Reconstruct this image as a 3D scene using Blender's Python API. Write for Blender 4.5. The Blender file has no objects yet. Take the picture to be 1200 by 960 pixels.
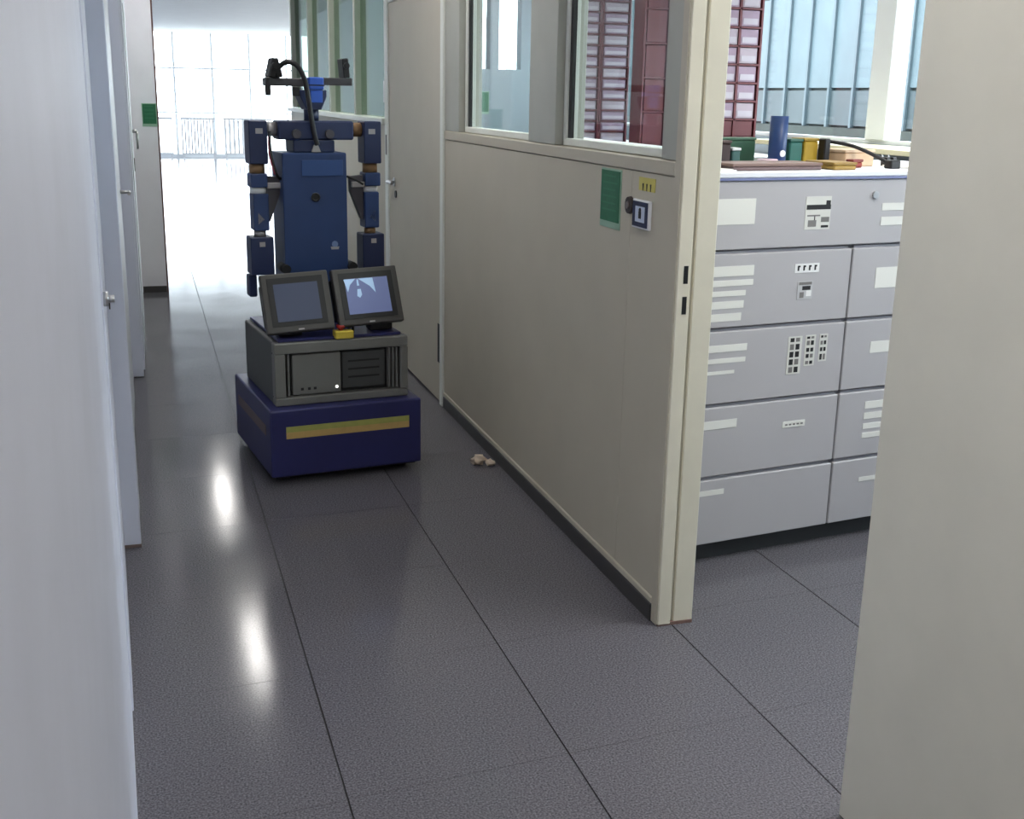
import bpy, bmesh, math, random
from mathutils import Vector, Matrix
random.seed(7)
sc = bpy.context.scene
COL = sc.collection
PI = math.pi

# ------------------------------------------------------------------ camera
YAW, PITCH, ROLL, HCAM = 0.30898, 0.26516, -0.01957, 1.6
fw = Vector((math.sin(YAW) * math.cos(PITCH), math.cos(YAW) * math.cos(PITCH), -math.sin(PITCH)))
rt = Vector((math.cos(YAW), -math.sin(YAW), 0))
dn = fw.cross(rt)
r2 = rt * math.cos(ROLL) + dn * math.sin(ROLL)
d2 = -rt * math.sin(ROLL) + dn * math.cos(ROLL)
cam_data = bpy.data.cameras.new('camera')
cam = bpy.data.objects.new('camera', cam_data)
COL.objects.link(cam)
m = Matrix((r2, -d2, -fw)).transposed().to_4x4()
m.translation = Vector((0, 0, HCAM))
cam.matrix_world = m
cam_data.sensor_fit = 'HORIZONTAL'
cam_data.sensor_width = 36
cam_data.lens = 1350 / 1200 * 36
cam_data.clip_start = 0.01
cam_data.clip_end = 300
sc.camera = cam

# ------------------------------------------------------------------ world, exposure
W = bpy.data.worlds.new('overcast_sky')
sc.world = W
W.use_nodes = True
bg = W.node_tree.nodes['Background']
bg.inputs['Color'].default_value = (0.86, 0.94, 1.0, 1)
bg.inputs['Strength'].default_value = 5.0
sc.view_settings.view_transform = 'Standard'
sc.view_settings.look = 'None'
sc.view_settings.exposure = 0.92
sc.view_settings.gamma = 1.0
sc.view_settings.use_curve_mapping = False
CORRIDOR_LAMP = 17.5      # emission of the corridor tubes
ROOM_FILL = 9.0          # emission of the unseen panels added to light the workroom

# ------------------------------------------------------------------ materials
def srgb(r, g, b):
    f = lambda c: (c / 255 / 12.92) if c / 255 <= 0.04045 else ((c / 255 + 0.055) / 1.055) ** 2.4
    return (f(r), f(g), f(b))

MATS = {}
def mat(name, col, rough=0.5, metal=0.0, spec=0.5, var=0.0, scale=20.0, bump=0.0, bscale=None, detail=4):
    if name in MATS:
        return MATS[name]
    mt = bpy.data.materials.new(name)
    mt.use_nodes = True
    nt = mt.node_tree
    b = nt.nodes['Principled BSDF']
    b.inputs['Base Color'].default_value = (*col, 1)
    b.inputs['Roughness'].default_value = rough
    b.inputs['Metallic'].default_value = metal
    b.inputs['Specular IOR Level'].default_value = spec
    tc = nt.nodes.new('ShaderNodeTexCoord')
    nz = nt.nodes.new('ShaderNodeTexNoise')
    nz.inputs['Scale'].default_value = scale
    nz.inputs['Detail'].default_value = detail
    nt.links.new(tc.outputs['Object'], nz.inputs['Vector'])
    if var > 0:
        mr = nt.nodes.new('ShaderNodeMapRange')
        mr.inputs['From Min'].default_value = 0.3
        mr.inputs['From Max'].default_value = 0.7
        mr.inputs['To Min'].default_value = 1 - var
        mr.inputs['To Max'].default_value = 1 + var
        nt.links.new(nz.outputs['Fac'], mr.inputs['Value'])
        mx = nt.nodes.new('ShaderNodeMix')
        mx.data_type = 'RGBA'
        mx.blend_type = 'MULTIPLY'
        mx.inputs[0].default_value = 1
        mx.inputs[6].default_value = (*col, 1)
        nt.links.new(mr.outputs['Result'], mx.inputs[7])
        nt.links.new(mx.outputs[2], b.inputs['Base Color'])
    if bump > 0:
        n2 = nt.nodes.new('ShaderNodeTexNoise')
        n2.inputs['Scale'].default_value = bscale or scale
        n2.inputs['Detail'].default_value = 3
        nt.links.new(tc.outputs['Object'], n2.inputs['Vector'])
        bp = nt.nodes.new('ShaderNodeBump')
        bp.inputs['Strength'].default_value = bump
        bp.inputs['Distance'].default_value = 0.002
        nt.links.new(n2.outputs['Fac'], bp.inputs['Height'])
        nt.links.new(bp.outputs['Normal'], b.inputs['Normal'])
    MATS[name] = mt
    return mt

def emit(name, col, strength):
    mt = bpy.data.materials.new(name)
    mt.use_nodes = True
    b = mt.node_tree.nodes['Principled BSDF']
    b.inputs['Base Color'].default_value = (*col, 1)
    b.inputs['Emission Color'].default_value = (*col, 1)
    b.inputs['Emission Strength'].default_value = strength
    return mt

def pane_mat(name, tint, gloss):
    mt = bpy.data.materials.new(name)
    mt.use_nodes = True
    nt = mt.node_tree
    nt.nodes.clear()
    o = nt.nodes.new('ShaderNodeOutputMaterial')
    t = nt.nodes.new('ShaderNodeBsdfTransparent')
    t.inputs['Color'].default_value = (*tint, 1)
    g = nt.nodes.new('ShaderNodeBsdfGlossy')
    g.inputs['Roughness'].default_value = 0.03
    lw = nt.nodes.new('ShaderNodeLayerWeight')
    lw.inputs['Blend'].default_value = 0.5
    pw = nt.nodes.new('ShaderNodeMath')
    pw.operation = 'POWER'
    pw.inputs[1].default_value = 4.0
    nt.links.new(lw.outputs['Facing'], pw.inputs[0])
    fr = nt.nodes.new('ShaderNodeMath')
    fr.operation = 'MULTIPLY_ADD'
    fr.inputs[1].default_value = 0.5
    fr.inputs[2].default_value = gloss
    nt.links.new(pw.outputs[0], fr.inputs[0])
    mx = nt.nodes.new('ShaderNodeMixShader')
    nt.links.new(fr.outputs[0], mx.inputs[0])
    nt.links.new(t.outputs[0], mx.inputs[1])
    nt.links.new(g.outputs[0], mx.inputs[2])
    nt.links.new(mx.outputs[0], o.inputs[0])
    return mt

def floor_mat():
    mt = bpy.data.materials.new('grey speckled vinyl tile')
    mt.use_nodes = True
    nt = mt.node_tree
    b = nt.nodes['Principled BSDF']
    b.inputs['Specular IOR Level'].default_value = 0.2
    geo = nt.nodes.new('ShaderNodeNewGeometry')
    n1 = nt.nodes.new('ShaderNodeTexNoise')
    n1.inputs['Scale'].default_value = 190
    n1.inputs['Detail'].default_value = 5
    n2 = nt.nodes.new('ShaderNodeTexNoise')
    n2.inputs['Scale'].default_value = 2.2
    n2.inputs['Detail'].default_value = 4
    n3 = nt.nodes.new('ShaderNodeTexNoise')
    n3.inputs['Scale'].default_value = 70
    n3.inputs['Detail'].default_value = 2
    for n in (n1, n2, n3):
        nt.links.new(geo.outputs['Position'], n.inputs['Vector'])
    cr = nt.nodes.new('ShaderNodeValToRGB')
    cr.color_ramp.elements[0].position = 0.32
    cr.color_ramp.elements[0].color = (*srgb(68, 67, 72), 1)
    cr.color_ramp.elements[1].position = 0.7
    cr.color_ramp.elements[1].color = (*srgb(124, 121, 128), 1)
    nt.links.new(n1.outputs['Fac'], cr.inputs['Fac'])
    rr = nt.nodes.new('ShaderNodeMapRange')
    rr.inputs['From Min'].default_value = 0.3
    rr.inputs['From Max'].default_value = 0.7
    rr.inputs['To Min'].default_value = 0.10
    rr.inputs['To Max'].default_value = 0.16
    nt.links.new(n2.outputs['Fac'], rr.inputs['Value'])
    nt.links.new(rr.outputs['Result'], b.inputs['Roughness'])
    nt.links.new(cr.outputs['Color'], b.inputs['Base Color'])
    bp = nt.nodes.new('ShaderNodeBump')
    bp.inputs['Strength'].default_value = 0.05
    bp.inputs['Distance'].default_value = 0.001
    nt.links.new(n3.outputs['Fac'], bp.inputs['Height'])
    nt.links.new(bp.outputs['Normal'], b.inputs['Normal'])
    return mt

FLOOR = floor_mat()
GROUT = mat('dark joint', srgb(44, 44, 47), 0.6)
WHITE = mat('daylight tinted white wall paint', srgb(216, 221, 238), 0.55, var=0.03, scale=6, bump=0.08, bscale=120)  # white paint; the blue of the doorway daylight is put into its colour
BEIGE = mat('beige partition paint', srgb(190, 182, 164), 0.5, var=0.025, scale=5, bump=0.06, bscale=140)
CREAM = mat('cream frame paint', srgb(222, 217, 198), 0.42, var=0.04, scale=9, bump=0.05, bscale=90)
DOORG = mat('pale grey door paint', srgb(190, 194, 206), 0.45, var=0.03, scale=5)
CEIL = mat('white ceiling', srgb(225, 225, 222), 0.8, var=0.02, scale=4)
BASEB = mat('dark vinyl skirting', srgb(62, 60, 60), 0.5, var=0.08, scale=12)
FRAMEG = mat('grey green window frame', srgb(168, 168, 158), 0.45, var=0.03, scale=8)
LIGHTF = mat('off white frame strip', srgb(222, 224, 216), 0.4)
BLUISH = mat('bluish white frame paint', srgb(214, 220, 236), 0.4)
GASK = mat('black gasket', srgb(22, 24, 24), 0.6)
GLASS = pane_mat('partition glass', (0.9, 0.95, 0.95), 0.035)
GLASS2 = pane_mat('greenish corridor glass', (0.55, 0.66, 0.58), 0.04)
OGLASS = pane_mat('outer glass', (0.95, 0.97, 0.98), 0.03)
STEEL = mat('brushed steel', (0.55, 0.55, 0.56), 0.3, 1.0)
BLACK = mat('black plastic', srgb(20, 20, 22), 0.45)
WHITEP = mat('white plastic', srgb(236, 236, 236), 0.4)

# ------------------------------------------------------------------ mesh helpers
class MB:
    def __init__(self):
        self.b = bmesh.new()
    def box(self, x0, x1, y0, y1, z0, z1, bev=0.0, seg=1, mtx=None):
        t = bmesh.new()
        bmesh.ops.create_cube(t, size=1)
        for v in t.verts:
            v.co = Vector(((x0 + x1) / 2 + v.co.x * (x1 - x0), (y0 + y1) / 2 + v.co.y * (y1 - y0), (z0 + z1) / 2 + v.co.z * (z1 - z0)))
        if bev > 0:
            bmesh.ops.bevel(t, geom=t.edges[:], offset=bev, segments=seg, affect='EDGES', profile=0.5)
        return self._add(t, mtx)
    def cyl(self, p0, p1, r0, r1=None, seg=16, smooth=True, mtx=None, bev=0.0):
        r1 = r0 if r1 is None else r1
        p0, p1 = Vector(p0), Vector(p1)
        t = bmesh.new()
        bmesh.ops.create_cone(t, cap_ends=True, segments=seg, radius1=r0, radius2=r1, depth=(p1 - p0).length)
        if bev > 0:
            bmesh.ops.bevel(t, geom=[e for e in t.edges if any(len(f.verts) > 4 for f in e.link_faces)], offset=bev, segments=2, affect='EDGES')
        q = Vector((0, 0, 1)).rotation_difference(p1 - p0).to_matrix().to_4x4()
        q.translation = (p0 + p1) / 2
        bmesh.ops.transform(t, matrix=q, verts=t.verts)
        if smooth:
            for f in t.faces:
                if len(f.verts) == 4:
                    f.smooth = True
        return self._add(t, mtx)
    def tube(self, pts, r, seg=10, sub=6):
        P = [Vector(p) for p in pts]
        out = []
        for i in range(len(P) - 1):
            a, b_, c, d = P[max(i - 1, 0)], P[i], P[i + 1], P[min(i + 2, len(P) - 1)]
            for k in range(sub):
                u = k / sub
                out.append(0.5 * ((2 * b_) + (c - a) * u + (2 * a - 5 * b_ + 4 * c - d) * u * u + (3 * b_ - a - 3 * c + d) * u ** 3))
        out.append(P[-1])
        rings = []
        up = Vector((0.13, 0.27, 0.95))
        for i, p in enumerate(out):
            tg = (out[min(i + 1, len(out) - 1)] - out[max(i - 1, 0)]).normalized()
            n = tg.cross(up)
            if n.length < 1e-4:
                n = tg.cross(Vector((1, 0, 0)))
            n.normalize()
            bn = tg.cross(n)
            rings.append([self.b.verts.new(p + (n * math.cos(2 * PI * k / seg) + bn * math.sin(2 * PI * k / seg)) * r) for k in range(seg)])
        for A, B in zip(rings, rings[1:]):
            for k in range(seg):
                f = self.b.faces.new((A[k], A[(k + 1) % seg], B[(k + 1) % seg], B[k]))
                f.smooth = True
        self.b.faces.new(rings[0][::-1])
        self.b.faces.new(rings[-1])
        return self
    def prism(self, poly, z0, z1, mtx=None, bev=0.0):      # plan polygon extruded upwards
        t = bmesh.new()
        lo = [t.verts.new((x, y, z0)) for x, y in poly]
        hi = [t.verts.new((x, y, z1)) for x, y in poly]
        t.faces.new(lo[::-1])
        t.faces.new(hi)
        n = len(poly)
        for i in range(n):
            t.faces.new((lo[i], lo[(i + 1) % n], hi[(i + 1) % n], hi[i]))
        bmesh.ops.recalc_face_normals(t, faces=t.faces)
        if bev > 0:
            bmesh.ops.bevel(t, geom=t.edges[:], offset=bev, segments=1, affect='EDGES')
        return self._add(t, mtx)
    def lathe(self, prof, seg=24, mtx=None):
        t = bmesh.new()
        rings = []
        for r, z in prof:
            rings.append([t.verts.new((r * math.cos(2 * PI * k / seg), r * math.sin(2 * PI * k / seg), z)) for k in range(seg)])
        for A, B in zip(rings, rings[1:]):
            for k in range(seg):
                t.faces.new((A[k], A[(k + 1) % seg], B[(k + 1) % seg], B[k])).smooth = True
        t.faces.new(rings[0][::-1])
        t.faces.new(rings[-1])
        return self._add(t, mtx)
    def _add(self, t, mtx=None):
        if mtx is not None:
            bmesh.ops.transform(t, matrix=mtx, verts=t.verts)
        me = bpy.data.meshes.new('tmp')
        t.to_mesh(me)
        t.free()
        self.b.from_mesh(me)
        bpy.data.meshes.remove(me)
        return self
    def mesh(self, name, material):
        me = bpy.data.meshes.new(name)
        self.b.to_mesh(me)
        self.b.free()
        if material:
            me.materials.append(material)
        return me
    def build(self, name, material, parent=None, label=None):
        o = bpy.data.objects.new(name, self.mesh(name, material))
        COL.objects.link(o)
        if parent is not None:
            o.parent = parent
        if label:
            o['label'] = label
        return o

def tag(o, label, cat, group=None):
    o['label'] = label
    o['category'] = cat
    if group:
        o['group'] = group
    return o

def thing(name, label, cat, loc=(0, 0, 0), rz=0.0, group=None):
    o = bpy.data.objects.new(name, None)
    COL.objects.link(o)
    o.empty_display_size = 0.1
    o.location = loc
    o.rotation_euler = (0, 0, rz)
    return tag(o, label, cat, group)

def struct(o, label=None):
    o['kind'] = 'structure'
    if label:
        o['label'] = label
    return o

def bx(name, material, parent, x0, x1, y0, y1, z0, z1, bev=0.0, label=None, seg=1):
    return MB().box(x0, x1, y0, y1, z0, z1, bev, seg).build(name, material, parent, label)

# ------------------------------------------------------------------ floor
TX, TY, J1, C0, SK = 0.56855, 0.63103, 0.37046, 2.33773, math.tan(0.08)
CEIL_Z = 2.95
fl = struct(MB().box(-1.2, 6.2, -4.2, 30.6, -0.12, -0.005).build('floor', GROUT), 'grey speckled tile floor with thin dark joints')
g = 0.0022
def tile_mesh():
    return MB().prism([(g, g * 0.3 + SK * g), (TX - g, g * 0.3 + SK * (TX - g)), (TX - g, TY - g * 0.3 + SK * (TX - g)), (g, TY - g * 0.3 + SK * g)], -0.008, 0.0).mesh('tile', FLOOR)
TM = tile_mesh()
def tile(k, n):
    o = bpy.data.objects.new('tile', TM)
    COL.objects.link(o)
    x0 = J1 + k * TX
    o.location = (x0, C0 + n * TY + SK * x0, 0)
    o.parent = fl
for n in range(-4, 14):
    for k in (-1, 0, 1):
        tile(k, n)
for n in range(-2, 3):
    for k in range(2, 7):
        tile(k, n)
def yl(x, n):
    return C0 + n * TY + SK * x
MB().prism([(-1.1, yl(-1.1, 14)), (J1 + 2 * TX, yl(J1 + 2 * TX, 14)), (J1 + 2 * TX, 30.5), (-1.1, 30.5)], -0.008, 0.0).build('hall_sheet', FLOOR, fl)
MB().prism([(J1 + 2 * TX, yl(J1 + 2 * TX, 3)), (6.1, yl(6.1, 3)), (6.1, 30.5), (J1 + 2 * TX, 30.5)], -0.008, 0.0).build('room_sheet', FLOOR, fl)
MB().prism([(-1.1, -4.1), (6.1, -4.1), (6.1, yl(J1 + 2 * TX, -4)), (-1.1, yl(J1 + 2 * TX, -4) - 0.3)], -0.008, -0.0005).build('near_sheet', FLOOR, fl)

# ------------------------------------------------------------------ ceiling
struct(bx('ceiling', CEIL, None, -1.2, 4.6, -4.2, 30.3, CEIL_Z, CEIL_Z + 0.15), 'plain white ceiling over corridor and workroom')

# ------------------------------------------------------------------ left wall
wl = struct(MB().prism([(-0.085, -4.1), (-0.085, 1.9), (-0.146, 4.11), (-0.4, 4.11), (-0.4, -4.1)], 0, CEIL_Z).build('wall_left', WHITE), 'smooth white corridor wall along the left, daylight blue painted in')
MB().prism([(-0.12, 4.55), (-0.12, 6.78), (-0.4, 6.78), (-0.4, 4.55)], 0, CEIL_Z).build('recessed_wall', WHITE, wl)
MB().prism([(-0.055, 6.98), (-0.055, 9.8), (-0.4, 9.8), (-0.4, 6.98)], 0, CEIL_Z).build('far_wall_face', WHITE, wl)
MB().prism([(-0.1, 9.95), (-0.1, 30.2), (-0.4, 30.2), (-0.4, 9.95)], 0, CEIL_Z).build('hall_wall_face', WHITE, wl)
# two door frames that stand out from the wall, each with its door leaf and lock
tl = struct(bx('trim_1', BLUISH, None, -0.4, -0.086, 4.112, 4.16, 0.004, CEIL_Z, 0.003), 'white door frame post standing out from left wall')
bx('frame_side', DOORG, tl, -0.4, -0.091, 4.16, 4.548, 0.004, CEIL_Z)
bx('frame_shoe', mat('scuffed foot', srgb(120, 104, 100), 0.6), tl, -0.39, -0.0855, 4.1115, 4.16, 0.0, 0.012)
t2 = struct(bx('trim_2', BLUISH, None, -0.4, -0.062, 6.782, 6.83, 0.004, CEIL_Z, 0.003), 'second white frame post farther along left wall')
bx('frame_side', DOORG, t2, -0.4, -0.064, 6.83, 6.978, 0.004, CEIL_Z)
# door 1: flush leaf in the near left wall
ang = math.atan2(-0.061, 2.21)
d1 = struct(MB().box(-0.02, 0.004, 0.0, 1.02, 0.01, 2.1, 0.002).build('door_1', WHITE), 'flush white door leaf in the near left wall')
d1.location = (-0.1125, 2.9, 0)
d1.rotation_euler = (0, 0, -ang)
kn = MB().cyl((0.004, 0.02, 1.11), (0.016, 0.02, 1.11), 0.018, seg=14).cyl((0.016, 0.02, 1.11), (0.03, 0.02, 1.11), 0.009, seg=12).build('lock', STEEL, d1)
MB().box(0.016, 0.019, 0.016, 0.024, 1.085, 1.1).build('keyhole', BLACK, kn)
d2_ = struct(bx('door_2', DOORG, None, -0.14, -0.113, 5.2, 6.3, 0.01, 2.1, 0.002), 'pale grey door leaf recessed between the left frame posts')
hh = MB().cyl((-0.113, 6.2, 1.1), (-0.07, 6.2, 1.1), 0.009).cyl((-0.07, 6.2, 1.1), (-0.07, 6.08, 1.1), 0.008).build('handle', STEEL, d2_)
d3_ = struct(bx('door_3', DOORG, None, -0.08, -0.051, 7.7, 8.75, 0.01, 2.1, 0.002), 'far pale grey door leaf beside the corner on the left')
MB().cyl((-0.051, 8.6, 1.32), (-0.02, 8.6, 1.32), 0.012).cyl((-0.02, 8.6, 1.32), (-0.02, 8.6, 1.2), 0.008).build('handle', STEEL, d3_)
bx('lock_plate', BLACK, d3_, -0.051, -0.046, 8.57, 8.62, 1.05, 1.14, 0.001)
# projecting wall stub that narrows the corridor, with brown door edge
ws = struct(bx('wall_far', mat('stub paint', srgb(236, 232, 238), 0.55, var=0.03, scale=6), None, -0.4, 0.135, 9.8, 9.95, 0, CEIL_Z), 'narrow wall stub facing the camera at the far left corner')
bx('edge_strip', mat('reddish brown edging', srgb(92, 58, 54), 0.5), ws, 0.135, 0.148, 9.8, 9.95, 0, CEIL_Z)
bb = struct(bx('baseboard_left', BASEB, None, -0.05, 0.134, 9.785, 9.8, 0, 0.05, 0.002), 'low dark skirting under the wall stub')

# ------------------------------------------------------------------ right wall: near piece
XW, XI = 1.455, 1.575
wr = struct(MB().box(XW, XI, -4.1, 2.0, 0, CEIL_Z, 0.004).build('wall_right', mat('near cream wall', srgb(230, 226, 210), 0.5, var=0.03, scale=6, bump=0.05, bscale=120)), 'cream painted wall end at the near side of the doorway')
bx('door_header', CREAM, wr, XW, XI, 2.0, 3.02, 2.12, CEIL_Z)
# near hall end behind the camera
struct(bx('wall_back', WHITE, None, -0.4, 6.1, -4.2, -4.1, 0, CEIL_Z), 'plain wall closing the corridor behind')

# ------------------------------------------------------------------ jamb with rebate
tj = struct(bx('trim_3', CREAM, None, XW + 0.002, XW + 0.046, 3.018, 3.06, 0.004, 2.12, 0.003), 'cream door jamb with a rebate and two lock slots')
bx('rebate', mat('jamb groove', srgb(176, 170, 152), 0.5), tj, XW + 0.046, XW + 0.058, 3.032, 3.06, 0.004, 2.12)
bx('jamb_face', CREAM, tj, XW + 0.058, XI + 0.004, 3.024, 3.06, 0.004, 2.12, 0.003)
bx('side_strip', BEIGE, tj, XW - 0.004, XW + 0.002, 3.022, 3.06, 0.004, 2.12, 0.002)
for z in (1.085, 0.995):
    bx('lock_slot', BLACK, tj, XW + 0.022, XW + 0.036, 3.0172, 3.0182, z, z + 0.052)
bx('worn_foot', mat('worn reddish foot', srgb(122, 96, 88), 0.7, var=0.2, scale=60), tj, XW + 0.004, XI + 0.002, 3.0205, 3.06, 0.0, 0.01)

# ------------------------------------------------------------------ partition with windows
Y0, Y1 = 3.06, 5.75
wp = struct(bx('wall_partition', GROUT, None, XW + 0.02, XI - 0.01, Y0, Y1, 0.0, 1.386), 'beige partition wall of flat panels below the windows')
bx('panel', BEIGE, wp, XW, XW + 0.02, Y0, 3.3715, 0.062, 1.386, 0.0008)
bx('panel', BEIGE, wp, XW, XW + 0.02, 3.3735, Y1, 0.062, 1.386, 0.0008)
bx('inner_face', BEIGE, wp, XI - 0.01, XI, Y0, Y1, 0.0, 1.386)
bbr = struct(bx('baseboard_right', BASEB, None, XW - 0.008, XW + 0.02, Y0 + 0.0, Y1 - 0.01, 0.0, 0.06, 0.002), 'dark skirting along the foot of the beige partition')
bx('cap_strip', BEIGE, bbr, XW - 0.006, XW + 0.02, Y0, Y1 - 0.01, 0.061, 0.083, 0.003)
trl = struct(bx('trim_4', BEIGE, None, XW - 0.004, XW + 0.11, Y0, Y1, 1.388, 1.43, 0.003), 'beige sill rail running under the partition windows')
def partition_window(name, ya, yb, label):
    w = struct(MB().box(XW + 0.03, XW + 0.075, ya, ya + 0.03, 1.432, 2.2, 0.002).box(XW + 0.03, XW + 0.075, yb - 0.03, yb, 1.432, 2.2, 0.002)
               .box(XW + 0.03, XW + 0.075, ya + 0.03, yb - 0.03, 1.432, 1.458, 0.002).box(XW + 0.03, XW + 0.075, ya + 0.03, yb - 0.03, 2.17, 2.2, 0.002).build(name, LIGHTF), label)
    MB().box(XW + 0.05, XW + 0.056, ya + 0.03, yb - 0.03, 1.458, 2.17).build('pane', GLASS, w)
    MB().box(XW + 0.038, XW + 0.05, ya + 0.03, ya + 0.045, 1.458, 2.17).box(XW + 0.038, XW + 0.05, yb - 0.06, yb - 0.03, 1.458, 2.17).build('gasket', GASK, w)
    return w
partition_window('window_1', 4.42, 5.48, 'far partition window showing a green notice in the room')
partition_window('window_2', 3.17, 4.10, 'near partition window with red racks seen behind it')
for i, (a, b, lb) in enumerate(((Y0, 3.165, 'grey green window post beside the door jamb'), (4.105, 4.415, 'wide grey green post between the partition windows'), (5.485, Y1, 'grey green window post beside the far door'))):
    struct(bx('trim_%d' % (5 + i), FRAMEG, None, XW, XI - 0.005, a, b, 1.432, 2.2, 0.002), lb)
struct(bx('trim_8', FRAMEG, None, XW, XI, Y0, Y1, 2.201, CEIL_Z), 'panel above the partition windows')
# door in the right wall beyond the partition
d4 = struct(bx('door_4', BEIGE, None, XW - 0.004, XW + 0.04, 5.81, 7.12, 0.01, 2.12, 0.003), 'beige flush door on the right wall behind the robot')
lv = MB().cyl((XW - 0.004, 6.97, 1.09), (XW - 0.05, 6.97, 1.09), 0.011).tube([(XW - 0.05, 6.97, 1.09), (XW - 0.052, 6.9, 1.092), (XW - 0.05, 6.83, 1.088)], 0.009).build('lever_handle', STEEL, d4)
MB().cyl((XW - 0.004, 6.97, 1.09), (XW - 0.010, 6.97, 1.09), 0.026).build('rosette', STEEL, lv)
MB().cyl((XW - 0.004, 6.92, 1.02), (XW - 0.012, 6.92, 1.02), 0.022, seg=14).build('key_rosette', BLACK, d4)
bx('vent_slot', GASK, d4, XW - 0.0055, XW - 0.003, 5.835, 5.875, 0.22, 0.43, 0.0005)
struct(MB().box(XW - 0.012, XI, 5.752, 5.806, 0, 2.15, 0.003).box(XW - 0.012, XI, 7.125, 7.22, 0, 2.15, 0.003).box(XW - 0.006, XI, 5.806, 7.125, 2.125, CEIL_Z).build('trim_9', LIGHTF), 'pale frame around the far right door')
bx('strike_plate', BLACK, bpy.data.objects['trim_9'], XW - 0.014, XW - 0.011, 7.16, 7.185, 1.24, 1.36)
# far right wall with long window
w5 = struct(bx('wall_far_right', BEIGE, None, XW, XI, 7.22, 12.0, 0, 1.42), 'low beige wall under the far right glazing')
bx('ledge', LIGHTF, w5, XW - 0.03, XI + 0.04, 7.22, 12.0, 1.421, 1.455, 0.003)
win3 = struct(MB().box(XW + 0.01, XI - 0.01, 7.222, 7.3, 1.457, CEIL_Z).box(XW + 0.01, XI - 0.01, 11.9, 12.0, 1.457, CEIL_Z).build('window_3', FRAMEG), 'far right corridor window with grey green mullions')
for y in (8.35, 9.5, 10.7):
    bx('mullion', FRAMEG, win3, XW + 0.01, XI - 0.01, y, y + 0.07, 1.457, CEIL_Z)
for a, b in ((7.3, 8.35), (8.42, 9.5), (9.57, 10.7), (10.77, 11.9)):
    bx('pane', GLASS2, win3, XW + 0.05, XW + 0.056, a, b, 1.457, CEIL_Z)
bx('pull_handle', WHITEP, win3, XW - 0.01, XW + 0.01, 7.24, 7.26, 1.55, 1.68, 0.003)

# ------------------------------------------------------------------ far hall glazing
ALU = mat('white aluminium', srgb(214, 218, 220), 0.4)
hw = struct(MB().box(-0.1, 6.1, 30.2, 30.3, 0, 0.08).build('window_4', ALU), 'bright glazed end wall of the hall with thin mullions')
for x in [-0.05 + 0.9 * i for i in range(7)]:
    bx('mullion', ALU, hw, x, x + 0.05, 30.2, 30.3, 0.08, CEIL_Z)
for z in (1.05, 2.1):
    for i in range(6):
        bx('transom', ALU, hw, -0.05 + 0.9 * i + 0.05, -0.05 + 0.9 * (i + 1), 30.22, 30.28, z, z + 0.04)
for i in range(6):
    bx('pane', OGLASS, hw, 0.9 * i, 0.9 * i + 0.85, 30.245, 30.255, 0.08, CEIL_Z)
hs = struct(bx('window_5', ALU, None, 5.95, 6.05, 12.3, 30.2, 0, 0.08), 'glazed side wall of the hall')
for i in range(13):
    bx('mullion', ALU, hs, 5.95, 6.05, 12.3 + 1.4 * i, 12.36 + 1.4 * i, 0.08, CEIL_Z)
RADG = mat('grey radiator enamel', srgb(205, 206, 208), 0.45)
def radiator(x0, x1, label):
    n = 11
    t = thing('radiator', label, 'radiator', ((x0 + x1) / 2, 29.6, 0), 0, 'radiators under the end glazing')
    w = (x1 - x0) / 2
    for i in range(n):
        xx = -w + (2 * w) * (i + 0.1) / n
        bx('fin', RADG, t, xx, xx + 0.95 * w / n, -0.05, 0.05, 0.14, 0.92, 0.01)
    bx('header', RADG, t, -w, w, -0.03, 0.03, 0.10, 0.139)
    bx('header', RADG, t, -w, w, -0.03, 0.03, 0.921, 0.97)
    for s in (-w + 0.03, w - 0.06):
        bx('foot', RADG, t, s, s + 0.03, -0.03, 0.03, 0, 0.1)
radiator(0.28, 0.75, 'grey radiator under the glazing next to the wall stub')
radiator(0.95, 1.75, 'grey radiator in the middle of the bright end glazing')
radiator(1.95, 3.1, 'long grey radiator under the end glazing nearest the robot')

# ------------------------------------------------------------------ workroom shell
XB = 4.3
YF = 11.4
struct(bx('wall_room_far', mat('pale blue grey wall', srgb(138, 150, 158), 0.6, var=0.02), None, XI, 3.14, YF, YF + 0.15, 0, CEIL_Z), 'blue grey far wall of the workroom')
wf = bpy.data.objects['wall_room_far']
RW = MATS['pale blue grey wall']
bx('wall_piece', RW, wf, 3.14, XB + 0.2, YF, YF + 0.15, 0, 1.86)
bx('wall_piece', RW, wf, 3.34, 3.43, YF, YF + 0.15, 1.86, CEIL_Z)
bx('wall_piece', RW, wf, 3.66, XB + 0.2, YF, YF + 0.15, 1.86, CEIL_Z)
struct(bx('wall_room_near', RW, None, XI, XB + 0.2, 1.2, 1.35, 0, CEIL_Z), 'near end wall of the workroom')
wb = struct(bx('wall_room_back', RW, None, XB, XB + 0.2, 1.35, YF, 0, 1.36), 'back wall of the workroom below its windows')
bx('lintel', RW, wb, XB, XB + 0.2, 1.35, YF, 2.55, CEIL_Z)
for a, b in ((1.35, 1.7), (3.6, 3.8), (8.3, 8.45), (9.5, 9.6), (YF - 0.3, YF)):
    bx('pier', RW, wb, XB, XB + 0.2, a, b, 1.36, 2.55)
nwin = 6
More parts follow.
